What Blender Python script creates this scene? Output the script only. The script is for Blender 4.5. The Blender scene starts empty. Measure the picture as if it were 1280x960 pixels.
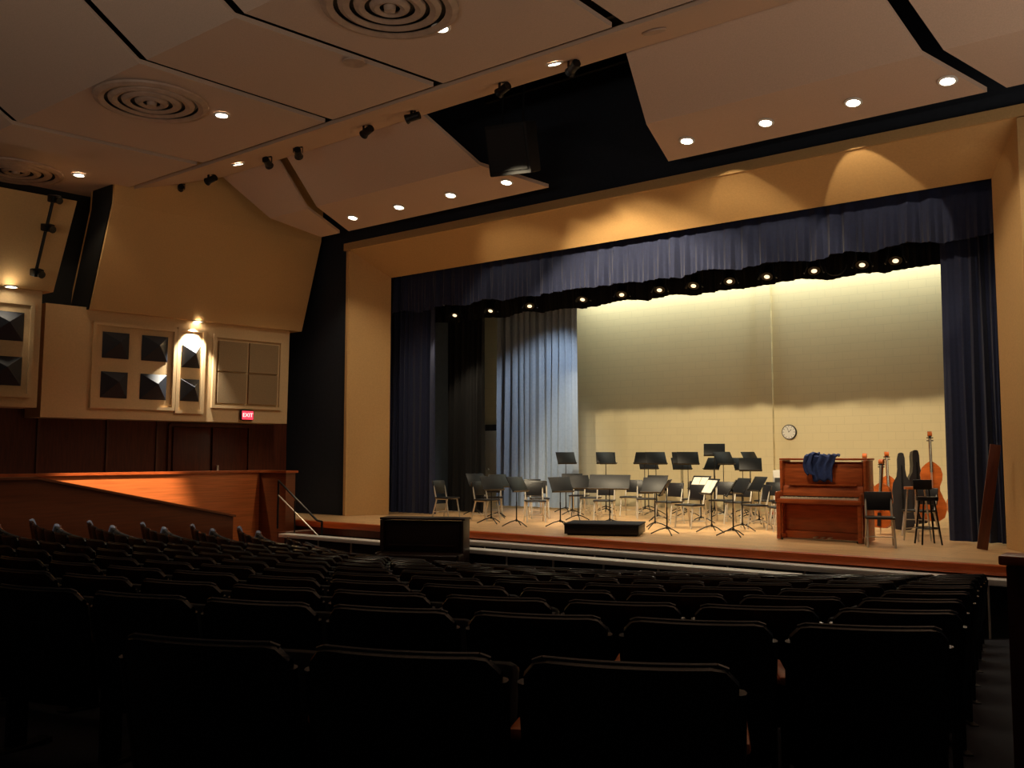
import bpy, bmesh, math, random
from mathutils import Vector, Matrix
random.seed(7)
sc=bpy.context.scene
COL=sc.collection
try:
    sc.view_settings.view_transform='Standard'
    sc.view_settings.look='None'
except Exception: pass

# ---------------------------------------------------------------- materials
def srgb(r,g,b):
    def c(v):
        v/=255.0
        return v/12.92 if v<=0.04045 else ((v+0.055)/1.055)**2.4
    return (c(r),c(g),c(b),1)
def base(name):
    m=bpy.data.materials.new(name); m.use_nodes=True
    nt=m.node_tree; return m,nt,nt.nodes['Principled BSDF']
def mat(name,col,rough=.6,metal=0,scale=8,amt=.12,bump=.0,stretch=(1,1,1),spec=.5,sheen=0):
    m,nt,b=base(name)
    tc=nt.nodes.new('ShaderNodeTexCoord'); mp=nt.nodes.new('ShaderNodeMapping')
    mp.inputs['Scale'].default_value=stretch
    nz=nt.nodes.new('ShaderNodeTexNoise'); nz.inputs['Scale'].default_value=scale; nz.inputs['Detail'].default_value=6
    nt.links.new(tc.outputs['Object'],mp.inputs[0]); nt.links.new(mp.outputs[0],nz.inputs['Vector'])
    cr=nt.nodes.new('ShaderNodeValToRGB')
    cr.color_ramp.elements[0].position=.3; cr.color_ramp.elements[1].position=.7
    cr.color_ramp.elements[0].color=tuple(c*(1-amt) for c in col[:3])+(1,)
    cr.color_ramp.elements[1].color=tuple(min(1,c*(1+amt)) for c in col[:3])+(1,)
    nt.links.new(nz.outputs[0],cr.inputs[0]); nt.links.new(cr.outputs[0],b.inputs['Base Color'])
    b.inputs['Roughness'].default_value=rough; b.inputs['Metallic'].default_value=metal
    b.inputs['Specular IOR Level'].default_value=spec
    if sheen: b.inputs['Sheen Weight'].default_value=sheen
    if bump:
        bp=nt.nodes.new('ShaderNodeBump'); bp.inputs['Strength'].default_value=bump; bp.inputs['Distance'].default_value=.02
        nt.links.new(nz.outputs[0],bp.inputs['Height']); nt.links.new(bp.outputs[0],b.inputs['Normal'])
    return m
def emis(name,col,s):
    m,nt,b=base(name)
    b.inputs['Base Color'].default_value=col
    b.inputs['Emission Color'].default_value=col; b.inputs['Emission Strength'].default_value=s
    return m
def block(name,col):
    m,nt,b=base(name)
    tc=nt.nodes.new('ShaderNodeTexCoord'); sp=nt.nodes.new('ShaderNodeSeparateXYZ'); cb=nt.nodes.new('ShaderNodeCombineXYZ')
    nt.links.new(tc.outputs['Object'],sp.inputs[0]); nt.links.new(sp.outputs[0],cb.inputs[0]); nt.links.new(sp.outputs[2],cb.inputs[1])
    br=nt.nodes.new('ShaderNodeTexBrick'); br.inputs['Scale'].default_value=1
    br.inputs['Brick Width'].default_value=.4; br.inputs['Row Height'].default_value=.2; br.inputs['Mortar Size'].default_value=.007
    br.inputs['Color1'].default_value=col; br.inputs['Color2'].default_value=tuple(c*.98 for c in col[:3])+(1,)
    br.inputs['Mortar'].default_value=tuple(c*.91 for c in col[:3])+(1,)
    nt.links.new(cb.outputs[0],br.inputs['Vector']); nt.links.new(br.outputs[0],b.inputs['Base Color'])
    b.inputs['Roughness'].default_value=.75
    bp=nt.nodes.new('ShaderNodeBump'); bp.inputs['Strength'].default_value=.18; bp.inputs['Distance'].default_value=.008; bp.invert=True
    nt.links.new(br.outputs['Fac'],bp.inputs['Height']); nt.links.new(bp.outputs[0],b.inputs['Normal'])
    return m
def planks(name,col,dark):
    m,nt,b=base(name)
    tc=nt.nodes.new('ShaderNodeTexCoord')
    br=nt.nodes.new('ShaderNodeTexBrick'); br.inputs['Scale'].default_value=1
    br.inputs['Brick Width'].default_value=1.6; br.inputs['Row Height'].default_value=.09; br.inputs['Mortar Size'].default_value=.003
    br.inputs['Color1'].default_value=col; br.inputs['Color2'].default_value=tuple(c*.8 for c in col[:3])+(1,); br.inputs['Mortar'].default_value=dark
    nt.links.new(tc.outputs['Object'],br.inputs['Vector']); nt.links.new(br.outputs[0],b.inputs['Base Color'])
    b.inputs['Roughness'].default_value=.38
    return m
CEIL=mat('ceiling_plaster',srgb(206,177,155),.9,scale=60,amt=.06,bump=.15)
YEL=mat('wall_paint_ochre',srgb(212,170,112),.8,scale=40,amt=.05,bump=.1)
HEAD=mat('proscenium_paint',srgb(205,163,106),.8,scale=30,amt=.05,bump=.08)
CREAM=mat('wall_paint_cream',srgb(216,183,136),.8,scale=30,amt=.05)
NAVYW=mat('wall_paint_dark_navy',srgb(26,33,44),.85,scale=10,amt=.15,bump=.1)
BLACK=mat('black_paint',srgb(8,8,9),.8)
ATTIC=mat('attic_black',srgb(6,6,6),.95)
WOOD=mat('wood_cherry',srgb(165,78,34),.35,scale=5,amt=.25,stretch=(1,1,8))
WOODH=mat('wood_cherry_horizontal',srgb(205,112,58),.35,scale=3,amt=.2,stretch=(.4,.4,10))
WOODN=mat('wood_cherry_shaded',srgb(112,56,26),.4,scale=3,amt=.22,stretch=(.4,.4,10))  # same wood darkened: shade on the near ramp wall put into the colour
WOODD=mat('wood_dark_panel',srgb(84,38,20),.4,scale=4,amt=.3,stretch=(6,6,.6))
PIANOW=mat('piano_mahogany',srgb(170,84,42),.3,scale=3,amt=.25,stretch=(1,4,8))
PIANOB=mat('piano_ebony',srgb(34,19,14),.4,scale=3,amt=.2,spec=.4)
IVORY=mat('piano_keys_ivory',srgb(235,228,205),.3,amt=.02)
STAGE=planks('stage_maple_floor',srgb(226,182,130),srgb(120,80,45))
LIP=mat('stage_edge_wood',srgb(196,92,40),.35,scale=4,amt=.15,stretch=(.5,6,6))
WHITE=mat('white_laminate',srgb(232,230,224),.4,amt=.03)
BLOCK=block('painted_cinder_block',srgb(228,214,174))
NAVYC=mat('curtain_navy_velvet',srgb(24,33,66),.85,scale=20,amt=.15,sheen=.15)
BLACKC=mat('curtain_black_velvet',srgb(9,9,12),.95,scale=20,amt=.1)
BLUEC=mat('curtain_grey_blue',srgb(146,162,182),.75,scale=15,amt=.06,sheen=.2)
VINYL=mat('seat_black_vinyl',srgb(10,11,12),.27,scale=120,amt=.2,bump=.05,spec=.6)
EDGE=mat('seat_rim_highlight',srgb(58,59,62),.25,scale=60,amt=.1)  # lighter grey strip painted as the highlight along the seat tops
SLATE=mat('seat_slate_vinyl',srgb(122,134,160),.5,scale=60,amt=.15,bump=.05)
SEATF=mat('seat_fabric_dark',srgb(14,16,20),.8,scale=80,amt=.2,bump=.1)
PAN=mat('seat_pan_brown',srgb(120,74,56),.5)
ARMW=mat('armrest_oak',srgb(196,108,52),.35,scale=6,amt=.2,stretch=(1,8,1))
METB=mat('metal_black',srgb(14,14,16),.45,metal=.3)
CHROME=mat('chrome',srgb(214,206,192),.4,metal=.5)
CPAD=mat('chair_black_plastic',srgb(20,20,24),.4)
PAPER=mat('sheet_music_paper',srgb(235,230,215),.7,amt=.03)
DUCT=mat('diffuser_metal',srgb(178,150,130),.5,metal=.0)
CARPET=mat('carpet_dark',srgb(32,34,44),.95,scale=90,amt=.3,bump=.2)
PYR=mat('acoustic_foam_charcoal',srgb(34,38,48),.55,scale=20,amt=.1)
TAN=mat('acoustic_panel_tan',srgb(150,124,90),.9,scale=50,amt=.12,bump=.2)
VARN=mat('instrument_varnish',srgb(190,96,40),.25,scale=4,amt=.2,stretch=(1,1,5))
CASE=mat('instrument_case_black',srgb(26,21,23),.5)
JACK=mat('jacket_blue_fabric',srgb(36,54,104),.9,scale=25,amt=.2,bump=.2)
BULB=emis('downlight_lamp',(1,.90,.72,1),22)
LENS=emis('stage_light_lens',(1,.78,.48,1),1.5)
STEPL=emis('step_light_lamp',(1,.7,.4,1),4)
EXITM=emis('exit_sign_red',(1,.05,.09,1),1.3)
EXITT=emis('exit_letters',(1,.55,.5,1),2)
CONC=mat('backstage_wall_dark',srgb(60,62,66),.9)

# ---------------------------------------------------------------- mesh builder
class B:
    def __init__(s): s.bm=bmesh.new(); s.m=[]
    def mi(s,m):
        if m not in s.m: s.m.append(m)
        return s.m.index(m)
    def _a(s,verts,m):
        i=s.mi(m); fs=set()
        for v in verts:
            for f in v.link_faces: fs.add(f)
        for f in fs: f.material_index=i
        return fs
    def box(s,c,d,m,rot=(0,0,0),bev=0):
        M=Matrix.Translation(c)@(Matrix.Rotation(rot[2],4,'Z')@Matrix.Rotation(rot[1],4,'Y')@Matrix.Rotation(rot[0],4,'X'))@Matrix.Diagonal((d[0],d[1],d[2],1))
        r=bmesh.ops.create_cube(s.bm,size=1,matrix=M)
        fs=s._a(r['verts'],m)
        if bev:
            es=set(e for f in fs for e in f.edges)
            q=bmesh.ops.bevel(s.bm,geom=list(es),offset=bev,segments=2,affect='EDGES',profile=.5)
            i=s.mi(m)
            for f in q['faces']: f.material_index=i
        return s
    def cyl(s,p0,p1,r0,m,r1=None,seg=12):
        p0=Vector(p0); p1=Vector(p1); d=p1-p0
        M=Matrix.Translation((p0+p1)/2)@d.to_track_quat('Z','Y').to_matrix().to_4x4()
        r=bmesh.ops.create_cone(s.bm,cap_ends=True,segments=seg,radius1=r0,radius2=r0 if r1 is None else r1,depth=d.length,matrix=M)
        s._a(r['verts'],m); return s
    def tube(s,pts,r,m,seg=8):
        for a,b in zip(pts[:-1],pts[1:]): s.cyl(a,b,r,m,seg=seg)
        return s
    def prism(s,pts,ext,m):
        ext=Vector(ext); n=len(pts)
        a=[s.bm.verts.new(p) for p in pts]; b=[s.bm.verts.new(Vector(p)+ext) for p in pts]
        i=s.mi(m); fs=[s.bm.faces.new(a),s.bm.faces.new(b[::-1])]
        for k in range(n): fs.append(s.bm.faces.new((a[k],b[k],b[(k+1)%n],a[(k+1)%n])))
        for f in fs: f.material_index=i
        return s
    def grid(s,fn,nu,nv,m,closed=False):
        i=s.mi(m); V=[[s.bm.verts.new(fn(u/nu,v/nv)) for v in range(nv+1)] for u in range(nu+1)]
        for u in range(nu):
            for v in range(nv):
                f=s.bm.faces.new((V[u][v],V[u+1][v],V[u+1][v+1],V[u][v+1])); f.material_index=i
        return s
    def lathe(s,prof,m,c=(0,0,0),seg=32):
        i=s.mi(m); c=Vector(c); R=[]
        for r,z in prof: R.append([s.bm.verts.new(c+Vector((r*math.cos(2*math.pi*k/seg),r*math.sin(2*math.pi*k/seg),z))) for k in range(seg)])
        for a,b in zip(R[:-1],R[1:]):
            for k in range(seg):
                f=s.bm.faces.new((a[k],a[(k+1)%seg],b[(k+1)%seg],b[k])); f.material_index=i
        return s
    def mesh(s,name):
        bmesh.ops.recalc_face_normals(s.bm,faces=s.bm.faces[:])
        me=bpy.data.meshes.new(name); s.bm.to_mesh(me); s.bm.free()
        for m in s.m: me.materials.append(m)
        me.polygons.foreach_set('use_smooth',[True]*len(me.polygons))
        me.set_sharp_from_angle(angle=math.radians(35))
        return me
    def done(s,name,loc=(0,0,0),rz=0,rot=None):
        return place(s.mesh(name),name,loc,rz,rot)
def place(me,name,loc=(0,0,0),rz=0,rot=None,scale=1):
    o=bpy.data.objects.new(name,me); COL.objects.link(o)
    o.location=loc; o.rotation_euler=rot if rot else (0,0,rz); o.scale=(scale,)*3
    return o

# ---------------------------------------------------------------- camera
CZ=2.42
f=1150.0; yaw=math.radians(37.7); pitch=math.atan(90/1150)
cam=bpy.data.cameras.new('camera'); co=bpy.data.objects.new('camera',cam); COL.objects.link(co)
cam.sensor_width=36; cam.lens=f/1280*36; cam.clip_end=200; cam.clip_start=.05
co.location=(0,0,CZ); co.rotation_euler=(math.pi/2+pitch,0,yaw); sc.camera=co

# ---------------------------------------------------------------- floor (raked)
CX,CY=-9.4,19.1
def fz(x,y):
    r=math.hypot(x-CX,y-CY); t=max(0,min((r-8.7)/9.7,1)); return 1.01*t**.78
b=B(); b.grid(lambda u,v:Vector((-21.5+26.5*u,-5+18.6*v,fz(-21.5+26.5*u,-5+18.6*v))),70,50,CARPET); b.done('floor')

# stage
b=B()
b.box((-8.93,18.25,.86),(19.6,9.3,.27),STAGE)
b.box((-9.4,13.53,.93),(14.6,.16,.13),LIP,bev=.015)
b.box((-9.4,13.62,.80),(14.6,.08,.17),WOODD)
b.box((-6.95,13.39,.80),(9.4,.34,.08),WHITE,bev=.01)
b.box((-9.4,13.72,.36),(14.6,.1,.72),BLACK)
for k in range(13): b.box((-16+k*1.1,13.65,.36),(.05,.05,.7),METB)
for k in range(16): b.cyl((-11.5+k*.6,13.28,.0),(-11.5+k*.6,13.28,.77),.014,CHROME)
b.done('stage_platform')
# pit rail
b=B()
b.box((-10.0,12.25,.42),(10.7,.06,.72),BLACK)
b.box((-10.0,12.25,.80),(10.8,.28,.07),WHITE,bev=.01)
for k in range(12):
    x=-15.2+k*.945
    b.cyl((x,12.19,0),(x,12.19,.78),.018,CHROME)
for zz in (.3,.55): b.cyl((-15.3,12.19,zz),(-4.7,12.19,zz),.012,CHROME)
b.done('orchestra_pit_rail')

# ---------------------------------------------------------------- proscenium
OX0,OX1,OZ,OY=-16.65,-2.2,7.42,15.1
IX0,IX1,IZ,IY=-16.15,-2.73,6.82,16.0
b=B()
b.box(((-22+OX0)/2,OY+.1,5.8),(OX0+22,.2,9.6),NAVYW)
b.box(((OX1+6)/2,OY+.1,5.8),(6-OX1,.2,9.6),NAVYW)
b.box(((OX0+OX1)/2,OY+.1,(OZ+10.5)/2),(OX1-OX0,.2,10.5-OZ),NAVYW)
b.done('wall_proscenium')
b=B()
b.prism([(OX0,OY,OZ),(OX1,OY,OZ),(IX1,IY,IZ),(IX0,IY,IZ)],(0,.02,.3),HEAD)
b.prism([(OX0,OY,1),(OX0,OY,OZ),(IX0,IY,IZ),(IX0,IY,1)],(-.3,.02,0),HEAD)
b.prism([(OX1,OY,1),(OX1,OY,OZ),(IX1,IY,IZ),(IX1,IY,1)],(.3,.02,0),HEAD)
b.box(((OX0+OX1)/2,OY-.03,OZ+.09),(OX1-OX0+.36,.06,.18),HEAD)
b.box((OX0-.04,OY-.03,4.2),(.08,.06,6.4),HEAD)
b.box((OX1+.09,OY-.03,4.2),(.18,.06,6.4),HEAD)
b.done('trim_proscenium_frame')

# ---------------------------------------------------------------- stage house
b=B(); b.box((-9.4,23.1,5),(22,.2,10),BLOCK)
b.box((-9.41,22.96,4.2),(.42,.1,6.4),BLOCK); b.done('wall_stage_back')
b=B(); b.box((-20.3,19.2,5),(.2,7.6,10),CONC); b.done('wall_stage_left')
b=B(); b.box((1.3,19.2,5),(.2,7.6,10),CONC); b.done('wall_stage_right')
b=B(); b.box((-9.4,19.2,10.2),(22,8,.2),ATTIC); b.done('ceiling_stage')
b=B(); b.box((-18.25,22.86,2.12),(1.0,.05,2.2),WHITE,bev=.01); b.box((-18.25,22.89,2.22),(1.2,.02,2.4),CONC); b.cyl((-18.6,22.84,2.0),(-18.6,22.78,2.0),.03,CHROME); b.done('door_stage_back')

def curtain(name,x0,x1,y,z0,z1,folds,amp,m,seed=0,gather=1.0,y1=None):
    rnd=random.Random(seed); ph=[rnd.uniform(0,6.28) for _ in range(4)]
    yb=y if y1 is None else y1
    n=max(40,int(folds*10))
    def fn(u,v):
        x=x0+(x1-x0)*u; t=u*folds*2*math.pi
        a=amp*(.6+.4*math.sin(u*9+ph[1]))*(.45+.55*(1-v))
        yy=y+(yb-y)*u+a*math.sin(t+1.2*math.sin(u*13+ph[0]))+.3*a*math.sin(2.3*t+ph[2])
        return Vector((x+.03*math.sin(v*3+u*20+ph[3])*(1-v),yy,z0+(z1-z0)*v))
    b=B(); b.grid(fn,n,10,m)
    me=b.mesh(name); o=place(me,name)
    return o
curtain('stage_curtain',-16.9,-15.25,16.6,1.02,6.6,9,.09,NAVYC,1)
curtain('stage_curtain',-15.95,-14.72,17.9,1.02,6.6,7,.09,BLACKC,2)
curtain('stage_curtain',-3.68,-2.3,16.65,1.02,6.6,8,.09,NAVYC,3)
curtain('stage_curtain',-16.2,-13.45,20.2,1.05,7.6,12,.13,BLUEC,4)
curtain('stage_curtain',-3.3,-1.2,18.6,1.02,7,8,.09,BLACKC,5)
def val(name,y,z0,z1,m,folds,amp,scal,seed):
    rnd=random.Random(seed); p=rnd.uniform(0,6)
    def fn(u,v):
        x=-16.5+14.1*u; t=u*folds*2*math.pi
        hem=scal*abs(math.sin(u*math.pi*folds/3.7+.5*math.sin(u*23)))+.6*scal*math.sin(u*47+p)*math.sin(u*19)
        zz=(z0+hem)*(1-v)+z1*v
        aa=amp*(.6+.4*math.sin(u*57+p))
        return Vector((x,y+aa*math.sin(t+1.3*math.sin(u*31+p))*(.4+.6*(1-v))+.4*amp*math.sin(2.7*t+p)*(1-v),zz))
    b=B(); b.grid(fn,folds*12,8,m); return b.done(name)
val('stage_valance',16.3,5.95,6.95,NAVYC,44,.07,.06,1)
val('stage_border_curtain',17.45,5.78,7.9,BLACKC,40,.06,.05,2)
val('stage_border_curtain',20.8,7.2,8.8,BLACKC,30,.06,.0,3)

# ---------------------------------------------------------------- stage electrics
b=B(); b.cyl((-16.3,17,6.22),(-3.2,17,6.22),.03,METB)
for x in (-15,-11,-7,-4): b.cyl((x,17,6.2),(x,17,9.9),.012,METB)
b.done('lighting_batten')
def stage_light():
    b=B()
    b.cyl((0,.08,.13),(0,-.0,-.02),.075,METB,r1=.095,seg=16); b.cyl((0,0,-.02),(0,-.045,-.09),.095,METB,r1=.115,seg=16)
    b.cyl((0,-.0455,-.091),(0,-.049,-.097),.052,LENS,seg=16)
    b.box((-.12,.02,.09),(.015,.05,.2),METB); b.box((.12,.02,.09),(.015,.05,.2),METB); b.box((0,.02,.19),(.25,.05,.015),METB)
    b.cyl((0,.02,.19),(0,.02,.22),.02,METB)
    b.box((-.15,-.02,-.06),(.02,.12,.14),METB,rot=(0,.4,0)); b.box((.15,-.02,-.06),(.02,.12,.14),METB,rot=(0,-.4,0))
    return b.mesh('stage_light')
SL=stage_light()
SLX=[-14.89,-13.75,-12.60,-11.12,-10.13,-9.21,-8.42,-7.65,-6.86,-5.95,-5.06,-4.48]
for x in SLX: place(SL,'stage_light',(x,16.98,5.97),random.uniform(-.3,.3)+math.radians(25))
b=B(); pts=[]
for k in range(17):
    a=-math.pi+math.pi*k/16
    pts.append((-5.5+.20*math.cos(a),16.85,5.92+.19*math.sin(a)))
b.tube(pts,.012,METB); b.done('lighting_cable')

# ---------------------------------------------------------------- auditorium ceiling
b=B(); b.box((-8.5,5.2,10.7),(27,20.4,.2),ATTIC); b.done('ceiling')
TH=(0,0,.07)
def cloud(name,prof,xl,xr,m=CEIL):
    b=B()
    for i in range(len(prof)-1):
        (y0,z0),(y1,z1)=prof[i],prof[i+1]
        b.prism([(xl[i],y0,z0),(xr[i],y0,z0),(xr[i+1],y1,z1),(xl[i+1],y1,z1)],TH,m)
    return b.done(name)
P1=[(3.0,9.5),(5.2,9.45),(7.0,8.15),(10.2,8.12)]
def seam(x0,x1): return [x0+(x0-x1)*.9,x0+(x0-x1)*.5,x0,x1]
seams=[(-20.5,-19.9),(-16.25,-15.6),(-12.2,-11.83),(-9.9,-9.32),(-6.2,-6.1),(-2.2,-2.8),(2.5,2.3)]
for (a,c),(d,e) in zip(seams[:-1],seams[1:]):
    cloud('ceiling_cloud_panel',P1,[v+.10 for v in seam(a,c)],[v-.10 for v in seam(d,e)])
cloud('ceiling_catwalk_soffit',[(10.3,8.1),(11.95,8.62)],[-18.6,-17.4],[2.5,2.5])
P2=[(12,8.67),(13,7.85),(14.3,7.62)]
cloud('ceiling_cloud_panel',P2,[-17.5,-17.05,-16.8],[-15.52,-15.74,-16.15])
cloud('ceiling_cloud_panel',P2,[-15.24,-15.44,-15.84],[-11.35,-10.8,-10.15])
cloud('ceiling_cloud_panel',P2,[-7.05,-7.26,-7.55],[-3.4,-3.0,-2.45])
cloud('ceiling_cloud_panel',P2,[-3.15,-2.73,-2.2],[3,3,3])
b=B()
for y in (12.4,13.2,14.0): b.box((-9.0,y,9.6),(5,.08,.16),METB)
for x in (-10.6,-9.1,-7.6): b.box((x,13.2,9.8),(.08,2.6,.12),METB)
b.done('ceiling_steel_framing')
b=B(); b.box((-15.6,13.3,9.3),(2.2,3.0,.05),ATTIC); b.done('ceiling_gap_liner')
b=B(); b.box((0,0,0),(.8,.6,.9),BLACK,rot=(.35,0,0),bev=.03)
b.box((0,-.30,-.1),(.70,.03,.75),BLACK,rot=(.35,0,0)); b.cyl((-.2,0,.3),(-.2,0,1.9),.02,METB); b.cyl((.2,0,.3),(.2,0,1.9),.02,METB)
b.done('hanging_loudspeaker',(-9.95,12.9,7.97),.3)

# downlights
def downlight():
    b=B(); b.lathe([(.075,-.004),(.13,-.004),(.135,-.02),(.10,-.03),(.085,.0)],WHITE,seg=24)
    b.cyl((0,0,-.012),(0,0,-.006),.095,BULB,seg=24); return b.mesh('recessed_downlight')
DL=downlight()
def zceil2(y): return 7.85+(y-13)/1.3*(7.62-7.85)
tilt2=math.atan((7.62-7.85)/1.3)
BX=[-15.1,-13.67,-12.2,-10.76,-6.91,-5.53,-4.16,-2.85]
for x in BX: place(DL,'recessed_downlight',(x,13.75,zceil2(13.75)),rot=(tilt2,0,0))
for p in [(-18.13,9.09,8.12),(-13.02,8.9,8.125),(-8.01,8.81,8.125)]: place(DL,'recessed_downlight',p)
t3=math.atan(.52/1.65)
for p in [(-15.5,11.0,8.315),(-7.7,11.0,8.315)]: place(DL,'recessed_downlight',p,rot=(t3,0,0))
def diffuser():
    b=B()
    b.cyl((0,0,-.004),(0,0,-.012),.84,METB,seg=48)
    for R,w in ((.88,.17),(.66,.15),(.46,.14),(.26,.13)):
        b.lathe([(R,-.012),(R-.01,-.045),(R-w*.5,-.075),(R-w,-.05),(R-w+.01,-.03),(R,-.012)],DUCT,seg=48)
    b.lathe([(.08,-.015),(.07,-.09),(.0001,-.1)],DUCT,seg=24)
    return b.mesh('ceiling_air_diffuser')
AD=diffuser()
for p in [(-13.44,7.88,8.14),(-8.13,7.98,8.14),(-18.93,8.21,8.14)]: place(AD,'ceiling_air_diffuser',p)
b=B(); b.lathe([(.17,0),(.16,-.02),(.0001,-.025)],DUCT,seg=24); SMK=b.mesh('ceiling_sensor')
place(SMK,'ceiling_sensor',(-9.73,8.84,8.12)); place(SMK,'ceiling_sensor',(-6.0,11.0,8.31),rot=(t3,0,0))
def fix():
    b=B(); b.cyl((0,-.14,.0),(0,.10,-.05),.085,METB,seg=14); b.cyl((0,.10,-.05),(0,.17,-.07),.09,METB,r1=.11,seg=14)
    b.box((0,0,.11),(.22,.06,.02),METB); b.box((-.11,0,.04),(.015,.06,.14),METB); b.box((.11,0,.04),(.015,.06,.14),METB); b.cyl((0,0,.11),(0,0,.22),.02,METB)
    return b.mesh('catwalk_spotlight')
FX=fix()
for x in [-18.0,-16.84,-14.95,-14.0,-12.05,-10.9,-8.9,-7.55]:
    place(FX,'catwalk_spotlight',(x,11.3,8.33),random.uniform(-.8,.8)+1.2,scale=.8)

# ---------------------------------------------------------------- left side wall
def lx(y,off=0): return -20.36+.149*y+off
b=B()
b.prism([(lx(-4,-.7),-4,0),(lx(15.0,-.7),15.0,0),(lx(15.0,-.7),15.0,5.5),(lx(-4,-.7),-4,5.5)],(-.2,0,0),WOODD)
b.prism([(lx(-4,-.7),-4,5.5),(lx(15.0,-.7),15.0,5.5),(lx(15.0,-.7),15.0,10.5),(lx(-4,-.7),-4,10.5)],(-.2,0,0),BLACK); b.done('wall_left')
b=B()
for y in [5,6.4,7.8,9.2,10.6,11.7]:
    b.box((lx(y,-.68),y,2.25),(.04,.05,2.4),WOODD)
b.done('trim_wall_panel_battens')
b=B()
ang=-math.atan(.149)
for y in (12.5,13.45):
    b.box((lx(y,-.66),y,2.05),(.06,.9,2.08),WOODD,rot=(0,0,ang),bev=.01)
    b.box((lx(y,-.61),y+(.36 if y<13 else -.36),2.05),(.05,.04,.3),CHROME,rot=(0,0,ang))
b.box((lx(13,-.67),13,3.14),(.08,2.05,.08),WOODD,rot=(0,0,ang)); b.box((lx(11.98,-.67),11.98,2.1),(.08,.06,2.1),WOODD,rot=(0,0,ang)); b.box((lx(13.96,-.67),13.96,2.1),(.08,.06,2.1),WOODD,rot=(0,0,ang)); b.done('door_left')
def lowbox(name,ya,yb,zb,zt,off):
    b=B()
    A=[(lx(ya,off),ya),(lx(yb,off),yb)]
    b.prism([(A[0][0],A[0][1],zb),(A[1][0],A[1][1],zb),(A[1][0]+.05,A[1][1],zt),(A[0][0]+.05,A[0][1],zt)],(-.69,0,0),CREAM)
    return b.done(name)
lowbox('wall_left_lower_bay',8.93,14.5,3.21,5.55,0)
lowbox('wall_left_lower_bay',2.5,8.4,3.35,5.62,1.05)
def upbox(name,ya,yb,off,z0,zk,ztop,endcap):
    b=B()
    def q(za,zb,oa,ob,dya,dyb):
        b.prism([(lx(ya,oa),ya+dya,za),(lx(yb,oa),yb+dya,za),(lx(yb,ob),yb+dyb,zb),(lx(ya,ob),ya+dyb,zb)],(-.84-off*.8,0,0),YEL)
        if endcap: b.prism([(lx(ya,oa)-.06,ya+dya,za),(lx(ya,ob)-.06,ya+dyb,zb),(lx(ya,ob)-.84,ya+dyb,zb),(lx(ya,oa)-.84,ya+dya,za)],(0,-.03,0),BLACK)  # black sheet over the bay end, painted in for its shadow
    q(z0,zk,off,off+.5,0,.15)
    if ztop: q(zk,ztop,off+.5,off+.72,.15,.15)
    return b.done(name)
upbox('wall_left_upper_bay',9.75,14.75,.16,5.5,7.72,10.4,True)
upbox('wall_left_upper_bay',2.5,8.55,1.2,5.6,7.35,None,False)
b=B(); b.box((-20.35,9.25,7),(.3,1.2,6.5),BLACK); b.done('wall_left_shade_slot')  # black box standing in for the shade between the bays
b=B()
p0=Vector((-17.68,8.1,5.85)); p1=Vector((-17.28,8.2,7.3))
b.cyl(p0,p1,.03,METB)
for t in (.02,.6,.97):
    p=p0.lerp(p1,t); b.box(p+Vector((.05,0,0)),(.16,.2,.14),METB,rot=(.2,.3,.2),bev=.02); b.cyl(p+Vector((.05,0,0)),p+Vector((.2,.03,-.06)),.06,METB,r1=.07)
b.done('side_lighting_boom')
def wallpt(y,z,zb,zt,off,out): return Vector((lx(y,off)+.05*(z-zb)/(zt-zb)+out,y,z))
def panelgrid(name,cols,rows,framey,framez,zb,zt,off,kind):
    b=B()
    y0,y1=framey; z0,z1=framez; w=.07
    def bar(ya,yb,za,zb2):
        p=[wallpt(ya,za,zb,zt,off,0.0),wallpt(yb,za,zb,zt,off,0.0),wallpt(yb,zb2,zb,zt,off,0.0),wallpt(ya,zb2,zb,zt,off,0.0)]
        b.prism(p,(.05,0,0),CREAM)
    bar(y0-w,y1+w,z0-w,z0); bar(y0-w,y1+w,z1,z1+w); bar(y0-w,y0,z0,z1); bar(y1,y1+w,z0,z1)
    for (a,c) in cols:
        for (d,e) in rows:
            P=[wallpt(a,d,zb,zt,off,.01),wallpt(c,d,zb,zt,off,.01),wallpt(c,e,zb,zt,off,.01),wallpt(a,e,zb,zt,off,.01)]
            if kind=='pyr':
                mid=sum(P,Vector())/4+Vector((.2,0,.06))
                i=b.mi(PYR); vs=[b.bm.verts.new(p) for p in P]; t=b.bm.verts.new(mid)
                for k in range(4):
                    ff=b.bm.faces.new((vs[k],vs[(k+1)%4],t)); ff.material_index=i
            else: b.prism(P,(.04,0,0),TAN)
    return b.done(name)
rows=[(3.66,4.22),(4.51,5.07)]
panelgrid('acoustic_diffuser_panel',[(10.07,10.63),(10.9,11.48)],rows,(9.93,11.6),(3.5,5.2),3.21,5.55,0,'pyr')
panelgrid('acoustic_diffuser_panel',[(11.80,12.24)],[(3.66,4.16),(4.42,4.94)],(11.75,12.27),(3.45,5.25),3.21,5.55,0,'pyr')
panelgrid('acoustic_absorber_panel',[(12.66,13.37),(13.43,14.18)],[(3.65,4.36),(4.4,5.1)],(12.6,14.24),(3.6,5.17),3.21,5.55,0,'tan')
panelgrid('acoustic_diffuser_panel',[(6.5,7.15),(7.45,8.1)],[(3.75,4.3),(4.6,5.15)],(6.2,8.2),(3.6,5.3),3.35,5.62,1.05,'pyr')
b=B(); b.box((0,0,0),(.09,.32,.24),METB,bev=.01); b.box((.047,0,0),(.012,.28,.20),EXITM); ex=b.done('exit_sign',(lx(13.4)+.06,13.4,3.38),ang)
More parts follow.
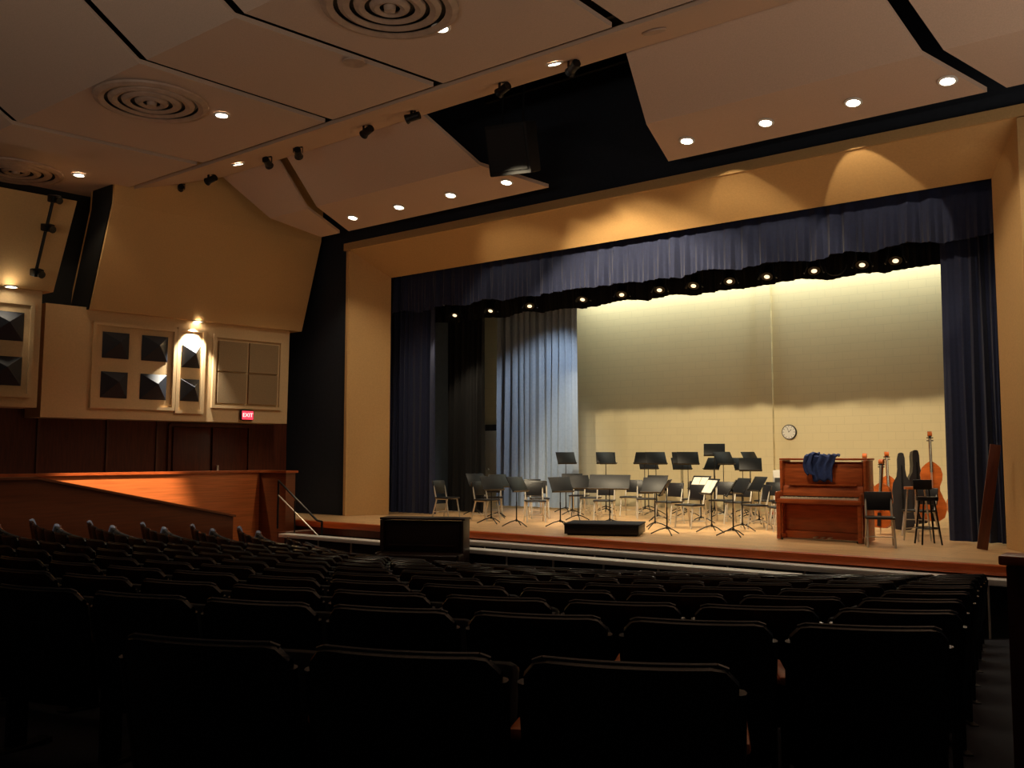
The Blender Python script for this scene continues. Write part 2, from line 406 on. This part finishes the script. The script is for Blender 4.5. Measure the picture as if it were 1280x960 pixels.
tx=bpy.data.curves.new('exit_text','FONT'); tx.body='EXIT'; tx.size=.13; tx.align_x='CENTER'; tx.align_y='CENTER'; tx.extrude=.003; tx.materials.append(EXITT)
to=bpy.data.objects.new('exit_letters',tx); COL.objects.link(to); to.parent=ex; to.location=(.056,0,0); to.rotation_euler=(math.pi/2,0,math.pi/2)
place(DL,'recessed_downlight',(lx(12.1)+.13,12.1,5.5)); place(DL,'recessed_downlight',(-17.85,7.75,5.6))

# ---------------------------------------------------------------- ramp walls, steps
b=B(); b.prism([(-15.8,-3,0),(-15.8,11.3,0),(-15.8,11.3,1.20),(-15.8,7.4,2.03),(-15.8,-3,2.03)],(-.14,0,0),WOODN)
b.prism([(-15.76,-3,2.03),(-15.76,7.4,2.03),(-15.76,11.34,1.20),(-15.76,11.34,1.24),(-15.76,7.4,2.07),(-15.76,-3,2.07)],(-.22,0,0),WOODN)
b.done('ramp_wall_near')
b=B(); b.box((-17.5,5.2,1.03),(.14,16.4,2.04),WOODH); b.box((-17.5,5.2,2.07),(.22,16.5,.05),WOOD)
b.box((-16.97,13.28,1.03),(.95,.26,2.04),WOODN); b.box((-16.97,13.28,2.07),(1.05,.34,.05),WOOD); b.done('ramp_wall_far')
b=B(); b.prism([(-17.38,-3,.92),(-17.38,7,.92),(-17.38,13.0,.45),(-17.38,13.0,0),(-17.38,-3,0)],(1.4,0,0),CARPET)
b.prism([(lx(-3,-.66),-3,.95),(-17.62,-3,.95),(-17.62,13.4,.95),(lx(13.4,-.66),13.4,.95)],(0,0,.04),CARPET); b.done('side_ramp')
b=B()
for k in range(5):
    b.box((-15.9+.28*k+.14,12.85,(.83-.17*k)/2),(.29,.75,.83-.17*k),WOODD)
    b.box((-15.9+.28*k+.27,12.85,.83-.17*k),(.03,.75,.012),STEPL if k in(1,3) else CHROME)
b.done('stage_steps')
b=B()
b.tube([(-15.85,12.44,.9),(-15.85,12.44,1.9),(-14.6,12.44,1.12),(-14.45,12.44,1.1),(-14.45,12.44,.0)],.022,METB)
b.cyl((-15.3,12.44,.6),(-15.3,12.44,1.5),.016,METB)
b.tube([(-15.85,12.44,1.6),(-14.45,12.44,.75)],.014,CHROME)
b.done('stair_handrail')
b=B(); b.box((1.05,5.48,.93),(3.96,.14,1.84),WOODD); b.box((1.05,5.48,1.88),(4.02,.22,.05),WOOD,bev=.01)
b.done('half_wall_right')

# ---------------------------------------------------------------- auditorium seats
def seatmesh(skin):
    b=B()
    W=.57
    def back(u,v):
        x=(u-.5)*W
        ed=abs(2*u-1)
        H0,H1=.30,.87
        top=H1-.045*max(0,(ed-.8)/.2)**2
        curve=.045*(1-ed**2)
        th=.05*(1-.35*ed**4)
        if v<.44: t=v/.44; z=H0+(top-.02-H0)*t; off=-th/2*(1 if t>.05 else .6)
        elif v<=.56:
            a=(v-.44)/.12*math.pi; z=top-.02+.022*math.sin(a); off=-th/2*math.cos(a)
        else: t=(1-v)/.44; z=H0+(top-.02-H0)*t; off=th/2*(1+.5*math.sin(t*3.0))
        y=-.22-.20*(z-.3)-curve+off
        xs=1-.06*(1-(z-H0)/(H1-H0))
        return Vector((x*xs,y,z))
    b.grid(back,16,26,skin)
    if skin is VINYL:
        pts=[back(u/20,.5)+Vector((0,.0,-.001)) for u in range(1,20)]
        b.tube(pts,.007,EDGE,seg=6)
    b.box((0,-.035,.56),(.50,.09,.44),SEATF if skin is VINYL else SLATE,rot=(-.22,0,0),bev=.03)
    b.box((0,.02,.55),(.48,.02,.41),PAN,rot=(-.22,0,0),bev=.008)
    for sx in (-1,1):
        x=sx*.292
        b.box((x,-.16,.30),(.022,.08,.60),METB); b.box((x,-.12,.02),(.05,.30,.03),METB,bev=.008)
        b.box((x,-.06,.575),(.024,.30,.06),METB)
        b.box((x,-.03,.62),(.045,.34,.035),ARMW,bev=.012)
        b.tube([(sx*.272,-.225,.32),(sx*.279,-.275,.58),(sx*.284,-.322,.80)],.02,skin,seg=8)
    me=b.mesh('auditorium_seat'); return me
SM=seatmesh(VINYL); SM2=seatmesh(SLATE)
PITCH=.62
n=0
RR=[8.75+k*.85 for k in range(11)]+[18.46]
for k,r in enumerate(RR):
    dth=PITCH/r
    th=math.radians(62)
    while th>-1.2:
        x=CX+r*math.sin(th); y=CY-r*math.cos(th)
        lim=-1.02-(y-4.4)*.18
        if x<=lim-.3 and y<12.75: break
        th-=.002
    if k==len(RR)-1:
        th=math.atan2(-1.45-CX,CY-2.52); cnt=3
    else: cnt=60
    while cnt>0:
        x=CX+r*math.sin(th); y=CY-r*math.cos(th)
        if x<-15.3: break
        if not (y>11.75 and x<-4.5):
            last = CX+r*math.sin(th-dth) < -15.3
            place(SM2 if last else SM,'auditorium_seat',(x,y,fz(x,y)),th); n+=1
        cnt-=1
        th-=dth
print('seats',n)

# ---------------------------------------------------------------- pianos
def piano(name,m,loc,rz,openk=True):
    b=B(); W=1.46
    b.box((0,.17,.67),(W-.06,.30,1.30),m,bev=.01)
    b.box((0,.15,1.365),(W+.04,.40,.035),m,bev=.01)
    for s in(-1,1):
        b.box((s*(W/2-.02),.12,.68),(.045,.40,1.33),m,bev=.008)
        b.box((s*(W/2-.02),-.17,.72),(.05,.34,.19),m,bev=.03)
        b.box((s*(W/2-.05),-.28,.33),(.07,.07,.64),m,bev=.012)
        b.box((s*(W/2-.05),-.14,.05),(.07,.36,.08),m,bev=.01)
    b.box((0,-.16,.66),(W-.06,.34,.07),m,bev=.01)
    if openk:
        b.box((0,-.20,.712),(W-.16,.16,.03),IVORY)
        for i in range(51):
            if i%7 in (0,1,3,4,5):
                b.box((-(W-.16)/2+(i+1)*(W-.16)/52,-.17,.735),(.013,.10,.02),PIANOB)
        for i in range(1,52): b.box((-(W-.16)/2+i*(W-.16)/52,-.281,.712),(.002,.002,.028),PIANOB)
        b.box((0,-.07,.82),(W-.1,.025,.19),m,rot=(-.25,0,0),bev=.006)
    else:
        b.box((0,-.17,.79),(W-.1,.30,.03),m,rot=(.12,0,0),bev=.012)
        b.box((0,-.315,.735),(W-.1,.02,.09),m,bev=.008)
    b.box((0,.005,1.08),(W-.14,.03,.42),m,rot=(-.08,0,0),bev=.008)
    b.box((0,-.05,.93),(W-.3,.10,.02),m)
    b.box((0,.01,.36),(W-.16,.025,.44),m,bev=.008)
    b.box((0,.0,.08),(W-.1,.05,.12),m)
    for x in (-.12,0,.12): b.box((x,-.09,.05),(.05,.14,.015),CHROME,bev=.004)
    for s in(-1,1):
        for y in(.25,-.28): b.cyl((s*.63-.01,y,.02),(s*.63+.01,y,.02),.02,METB)
    return b.done(name,loc,rz)
piano('upright_piano',PIANOW,(-5.42,15.66,1.0),0)
piano('upright_piano',PIANOB,(-10.75,11.45,fz(-10.75,11.4)),math.radians(25),False)
def jk(u,v):
    x=-.18+.36*u+.03*math.sin(v*7); t=v
    if t<.35: y=.22-.32*t/.35; z=.04
    else: y=-.12-.05*(t-.35); z=.04-.42*(t-.35)/.65
    return Vector((x*(1+.15*math.sin(v*4)),y+.02*math.sin(u*19+v*5)-(.03 if t>.35 else 0),z+.02*math.sin(u*15+3*v)+.012*math.sin(v*23)))
b=B(); b.grid(jk,24,24,JACK)
b.grid(lambda u,v:jk(u*.35-.22,v*.8+.1)+Vector((0,-.03,.01)),12,20,JACK)
o=b.done('blue_jacket',(-5.4,15.72,2.39))
s=o.modifiers.new('thick','SOLIDIFY'); s.thickness=.02

# ---------------------------------------------------------------- band chairs
def chairmesh():
    b=B()
    b.box((0,0,.45),(.44,.42,.035),CPAD,bev=.015)
    b.box((0,-.245,.70),(.42,.03,.30),CPAD,rot=(.18,0,0),bev=.015)
    for s in(-1,1):
        b.tube([(s*.2,.22,.0),(s*.19,.14,.43),(s*.19,-.17,.43)],.016,CHROME)
        b.tube([(s*.21,-.27,.0),(s*.19,-.15,.43)],.016,CHROME)
        b.tube([(s*.19,-.17,.43),(s*.19,-.28,.84)],.016,CHROME)
        b.tube([(s*.2,.19,.13),(s*.205,-.235,.13)],.009,CHROME)
    b.tube([(-.2,-.235,.13),(.2,-.235,.13)],.009,CHROME)
    return b.mesh('band_chair')
CH=chairmesh()
pod=Vector((-9.1,14.4))
chairs=[(-14.35,16.1),(-13.7,17.0),(-13.0,15.9),(-12.5,17.2),(-11.85,16.15),(-11.75,18.2),(-10.75,17.2),(-10.45,18.5),(-9.35,17.5),(-8.45,16.7),(-8.15,18.3),(-13.4,18.2),(-9.5,19.0),(-7.4,17.4),(-12.6,19.0),(-11.2,19.1),(-8.8,18.9),(-7.2,18.6),(-6.7,17.0),(-7.9,19.3),(-6.4,18.3)]
for (x,y) in chairs:
    a=math.atan2(pod.x-x,pod.y-y)
    place(CH,'band_chair',(x,y,1.002),-a+random.uniform(-.35,.35))
place(CH,'band_chair',(-4.35,15.1,1.002),math.radians(200))
place(CH,'band_chair',(-4.35,17.45,1.002),math.radians(160))

# ---------------------------------------------------------------- music stands
def standmesh(h,paper,w=.50):
    b=B()
    b.cyl((0,0,.10),(0,0,h*.62),.013,METB); b.cyl((0,0,h*.55),(0,0,h),.009,METB); b.cyl((0,0,.10),(0,0,.15),.02,METB)
    for k in range(3):
        a=2*math.pi*k/3+.4
        b.tube([(0,0,.13),(.14*math.cos(a),.14*math.sin(a),.09),(.30*math.cos(a),.30*math.sin(a),.012)],.011,METB)
    b.box((0,-.02,h+.05),(w,.012,.34),METB,rot=(-.55,0,0),bev=.003)
    b.box((0,-.12,h-.085),(w,.06,.012),METB,rot=(-.55,0,0))
    b.cyl((0,0,h),(0,-.03,h+.03),.022,METB)
    if paper:
        b.box((-.10,-.035,h+.05),(.20,.004,.27),PAPER,rot=(-.55,0,.03)); b.box((.11,-.035,h+.05),(.20,.004,.27),PAPER,rot=(-.55,0,-.04))
    return b.mesh('music_stand')
S1=standmesh(.80,False); S2=standmesh(.80,True); S3=standmesh(1.32,False); S4=standmesh(1.52,False); S5=standmesh(1.18,False); S6=standmesh(.84,False,.85)
front=[(-12.3,15.2,S1),(-11.4,14.9,S1),(-10.6,15.3,S1),(-8.05,15.0,S1),(-7.65,16.0,S2),(-6.95,15.4,S1),(-13.3,16.7,S1),(-11.3,17.0,S1),(-10.0,16.2,S6),(-8.9,16.1,S1),(-8.9,18.1,S2),(-12.4,18.4,S1),(-14.4,17.2,S1),(-9.9,18.0,S1),(-7.35,16.7,S1),(-7.6,18.1,S1),(-6.5,17.7,S1)]
for x,y,m in front:
    a=math.atan2(pod.x-x,pod.y-y)
    place(m,'music_stand',(x,y,1.0),math.pi-a+random.uniform(-.3,.3))
rear=[(-13.2,19.3,S3),(-12.7,20.4,S3),(-12.2,19.6,S3),(-11.5,20.3,S3),(-10.85,19.7,S3),(-10.5,20.4,S3),(-10.0,19.7,S3),(-9.75,20.6,S4),(-9.2,19.9,S3),(-8.85,20.6,S3),(-8.5,19.8,S5),(-10.9,21.1,S5),(-10.1,21.3,S5),(-9.3,21.2,S5),(-11.9,21.2,S5)]
for i,(x,y,m) in enumerate(rear):
    place(m,'music_stand',(x,y,1.0),random.uniform(-.9,.9)+.5)

b=B(); b.box((0,0,.10),(1.35,.85,.16),METB,bev=.01); b.box((0,0,.195),(1.37,.87,.03),CARPET,bev=.008); b.box((0,0,.01),(1.25,.75,.02),BLACK)
b.done('conductor_podium',(-9.05,14.5,1.0),math.radians(22))

# ---------------------------------------------------------------- string instruments
OUT=[(0,0),(.10,.005),(.17,.04),(.205,.12),(.20,.20),(.155,.27),(.15,.285),(.118,.34),(.118,.39),(.15,.45),(.155,.46),(.165,.53),(.14,.60),(.08,.645),(.03,.67)]
def strings(name,loc,rz,H,wid,m,lean=.15):
    k=H*.60/.67
    b=B(); pts=[(wid*x,0,.10*H/1.2+k*z) for x,z in OUT]+[(-wid*x,0,.10*H/1.2+k*z) for x,z in OUT[::-1] if x>0]
    b.prism(pts,(0,.10*H/1.2,0),m)
    top=.10*H/1.2+k*.67
    b.box((0,-.012,(top+H*.93)/2-.08),(.045,.03,H*.93-top+.25),METB)
    b.box((0,.01,(top+H*.95)/2),(.05,.05,H*.95-top),m)
    b.cyl((-.04,-.0,H*.97),(.04,0,H*.97),.05,m); b.cyl((-.06,0,H*.93),(.06,0,H*.93),.01,METB); b.cyl((-.06,0,H*.90),(.06,0,H*.90),.01,METB)
    b.box((0,-.04,.10+k*.30),(.10*wid,.08,.02),PAPER); b.box((0,-.03,.10+k*.13),(.06,.02,k*.2),METB)
    for s in (-1,1):
        b.tube([(s*.085*wid,-.004,.10*H/1.2+k*.25),(s*.07*wid,-.004,.10*H/1.2+k*.31),(s*.08*wid,-.004,.10*H/1.2+k*.37)],.007,METB)
    for x in(-.015,-.005,.005,.015): b.cyl((x,-.06,.10+k*.25),(x*.6,-.03,H*.92),.002,CHROME,seg=5)
    b.cyl((0,.05,.005),(0,.05,.12*H/1.2),.008,CHROME)
    return b.done(name,loc,rot=(-lean,0,rz))
def casem(name,loc,rz,H):
    b=B(); k=H/.95
    o=[(0,0),(.14,.01),(.20,.05),(.215,.15),(.19,.28),(.165,.36),(.18,.48),(.16,.58),(.09,.66),(.07,.75),(.07,.88),(.05,.94),(0.02,.95)]
    pts=[(x*.95,0,k*z+.02) for x,z in o]+[(-x*.95,0,k*z+.02) for x,z in o[::-1] if x>0]
    b.prism(pts,(0,.24,0),CASE)
    b.tube([(.2,.0,.7),(.24,-.02,.75),(.24,-.02,.85),(.19,0,.9)],.012,METB)
    b.box((0,-.01,H*.45),(.02,.02,H*.8),METB)
    return b.done(name,loc,rot=(-.1,0,rz))
strings('cello',(-5.42,17.9,1.02),.2,1.46,1.0,VARN)
strings('cello',(-5.28,19.0,1.02),.4,1.5,1.0,VARN)
strings('cello',(-5.0,17.3,1.02),-.1,1.35,1.0,VARN)
casem('cello_case',(-4.82,18.2,1.02),.3,1.45)
casem('cello_case',(-4.95,19.9,1.03),.5,1.5)
strings('double_bass',(-4.48,19.0,1.02),.3,1.9,1.2,VARN,.12)
strings('double_bass',(-4.25,20.4,1.02),.5,1.85,1.25,VARN,.1)
b=B(); b.cyl((0,0,.70),(0,0,.76),.17,CPAD,seg=24)
for k in range(4):
    a=math.pi/4+k*math.pi/2; b.cyl((.12*math.cos(a),.12*math.sin(a),.70),(.22*math.cos(a),.22*math.sin(a),0),.014,METB)
b.lathe([(.175,.25),(.185,.26),(.175,.27),(.165,.26),(.175,.25)],METB,seg=24)
b.box((0,.17,.95),(.30,.03,.16),CPAD,bev=.01); b.cyl((-.1,.15,.72),(-.1,.17,.95),.01,METB); b.cyl((.1,.15,.72),(.1,.17,.95),.01,METB)
b.done('bass_stool',(-3.85,15.95,1.003),.6)
b=B(); b.cyl((0,0,.86),(0,0,.90),.19,ARMW,seg=24)
for k in range(4):
    a=k*math.pi/2; b.cyl((.13*math.cos(a),.13*math.sin(a),.86),(.21*math.cos(a),.21*math.sin(a),0),.014,CHROME)
b.box((0,0,.35),(.34,.015,.015),CHROME); b.box((0,0,.38),(.015,.34,.015),CHROME)
b.done('wooden_stool',(-4.15,16.5,1.003),.3)
b=B(); b.box((0,0,.62),(.5,.35,.95),WHITE,bev=.015); b.box((0,0,.12),(.7,.55,.06),WOOD,bev=.01)
for sx in(-1,1):
    for sy in(-1,1): b.cyl((sx*.28-.015,sy*.2,.045),(sx*.28+.015,sy*.2,.045),.045,METB)
b.box((0,-.18,.8),(.42,.01,.25),CONC); b.done('equipment_cart',(-8.0,20.6,1),.2)
b=B(); b.box((0,0,.8),(.15,.05,1.6),WOODD,bev=.006); b.done('leaning_board',(-2.98,15.5,1.01),rot=(0,.15,.3))
b=B(); b.cyl((0,0,0),(0,-.05,0),.19,METB,seg=40); b.cyl((0,-.05,0),(0,-.055,0),.17,WHITE,seg=40)
for k in range(12):
    a=k*math.pi/6; b.box((.145*math.sin(a),-.057,.145*math.cos(a)),(.01,.003,.03),METB,rot=(0,a,0))
b.box((.03,-.06,.03),(.012,.003,.10),METB,rot=(0,.8,0)); b.box((-.02,-.062,.055),(.008,.003,.14),METB,rot=(0,-.3,0))
b.done('wall_clock',(-8.79,22.99,3.03))

# ---------------------------------------------------------------- lights
def spot(loc,tgt,e,ang,blend=.3,col=(1,.82,.58),rad=.05,name='lamp_spot'):
    l=bpy.data.lights.new(name,'SPOT'); l.energy=e; l.spot_size=math.radians(ang); l.spot_blend=blend; l.color=col; l.shadow_soft_size=rad
    o=bpy.data.objects.new(name,l); COL.objects.link(o); o.location=loc
    o.rotation_euler=(Vector(tgt)-Vector(loc)).to_track_quat('-Z','Y').to_euler(); return o
def area(loc,tgt,e,sx,sy,col,name='lamp_area'):
    l=bpy.data.lights.new(name,'AREA'); l.shape='RECTANGLE'; l.size=sx; l.size_y=sy; l.energy=e; l.color=col
    o=bpy.data.objects.new(name,l); COL.objects.link(o); o.location=loc
    o.rotation_euler=(Vector(tgt)-Vector(loc)).to_track_quat('-Z','Y').to_euler(); return o
W1=(1,.80,.52)
for i,x in enumerate(BX):
    spot((x,13.75,7.6),(x,13.3,0),110,122,.4,(1,.85,.62),.04)
for p,e in [((-18.13,9.09,8.05),40),((-13.02,8.9,8.05),60),((-8.01,8.81,8.05),40)]: spot(p,(p[0],p[1],0),e,104,.5,W1)
spot((-15.0,7.6,8.0),(-14.8,7.8,0),320,34,.5,(1,.90,.76),.05)
# angled lamps from the front ceiling panels onto the header
for x,e,a in [(-4.55,165,46),(-6.7,48,50),(-8.6,10,40),(-10.3,42,36),(-12.5,10,38),(-2.9,12,36)]:
    spot((x,13.75,7.58),(x,16.05,6.30),e,a,.12,W1,.02)
# catwalk lights to the stage (cut by valance)
for x,e in [(-9.7,1750),(-8.6,1050),(-13,300),(-6,520)]:
    spot((x,11.6,7.6),(x*.3-9.5*.7,20.5,1.6),e,62,.3,(1,.81,.52),.07)
# electrics on stage
for x in SLX[::2]:
    spot((x,16.85,5.82),(x+.1,17.2,1),160,84,.5,(1,.82,.56),.06)
# upper cyc wash
area((-9.6,22.5,7.45),(-9.6,22.9,4.5),190,11,.15,(.96,1,.84))
# side light on grey-blue curtain
spot((-12.0,17.9,6.9),(-14.8,20.2,3.6),480,50,.7,(.82,.91,1),.1)
# bay spot
spot((lx(12.02)+.25,12.0,5.44),(lx(12.0)+.08,12.0,4.3),620,76,.6,(1,.93,.78),.03)
spot((-17.85,7.75,5.5),(-18.0,7.75,3.2),10,80,.5,(1,.85,.6),.03)
spot((lx(6.5)+.0,6.5,3.3),(lx(6.5)-.7,6.5,1.2),60,110,.6,(1,.45,.24),.05)
# ramp light
spot((-15.9,9.8,5.2),(-17.4,9.8,1.5),2300,48,.6,(1,.76,.50),.1)
spot((-15.3,12.7,2.4),(-15.4,12.75,0),20,70,.7,(1,.75,.45),.05)
# added ceiling fill standing in for bounce, behind camera and past right edge
area((-3.5,-3.2,3.3),(-3.5,-3.2,9),730,12,2,(1,.84,.68))
area((3.2,9,3.3),(3.2,9,9),340,1.5,8,(1,.84,.68))
w=bpy.data.worlds.new('world'); sc.world=w; w.use_nodes=True
w.node_tree.nodes['Background'].inputs[0].default_value=(1,.88,.78,1); w.node_tree.nodes['Background'].inputs[1].default_value=.014
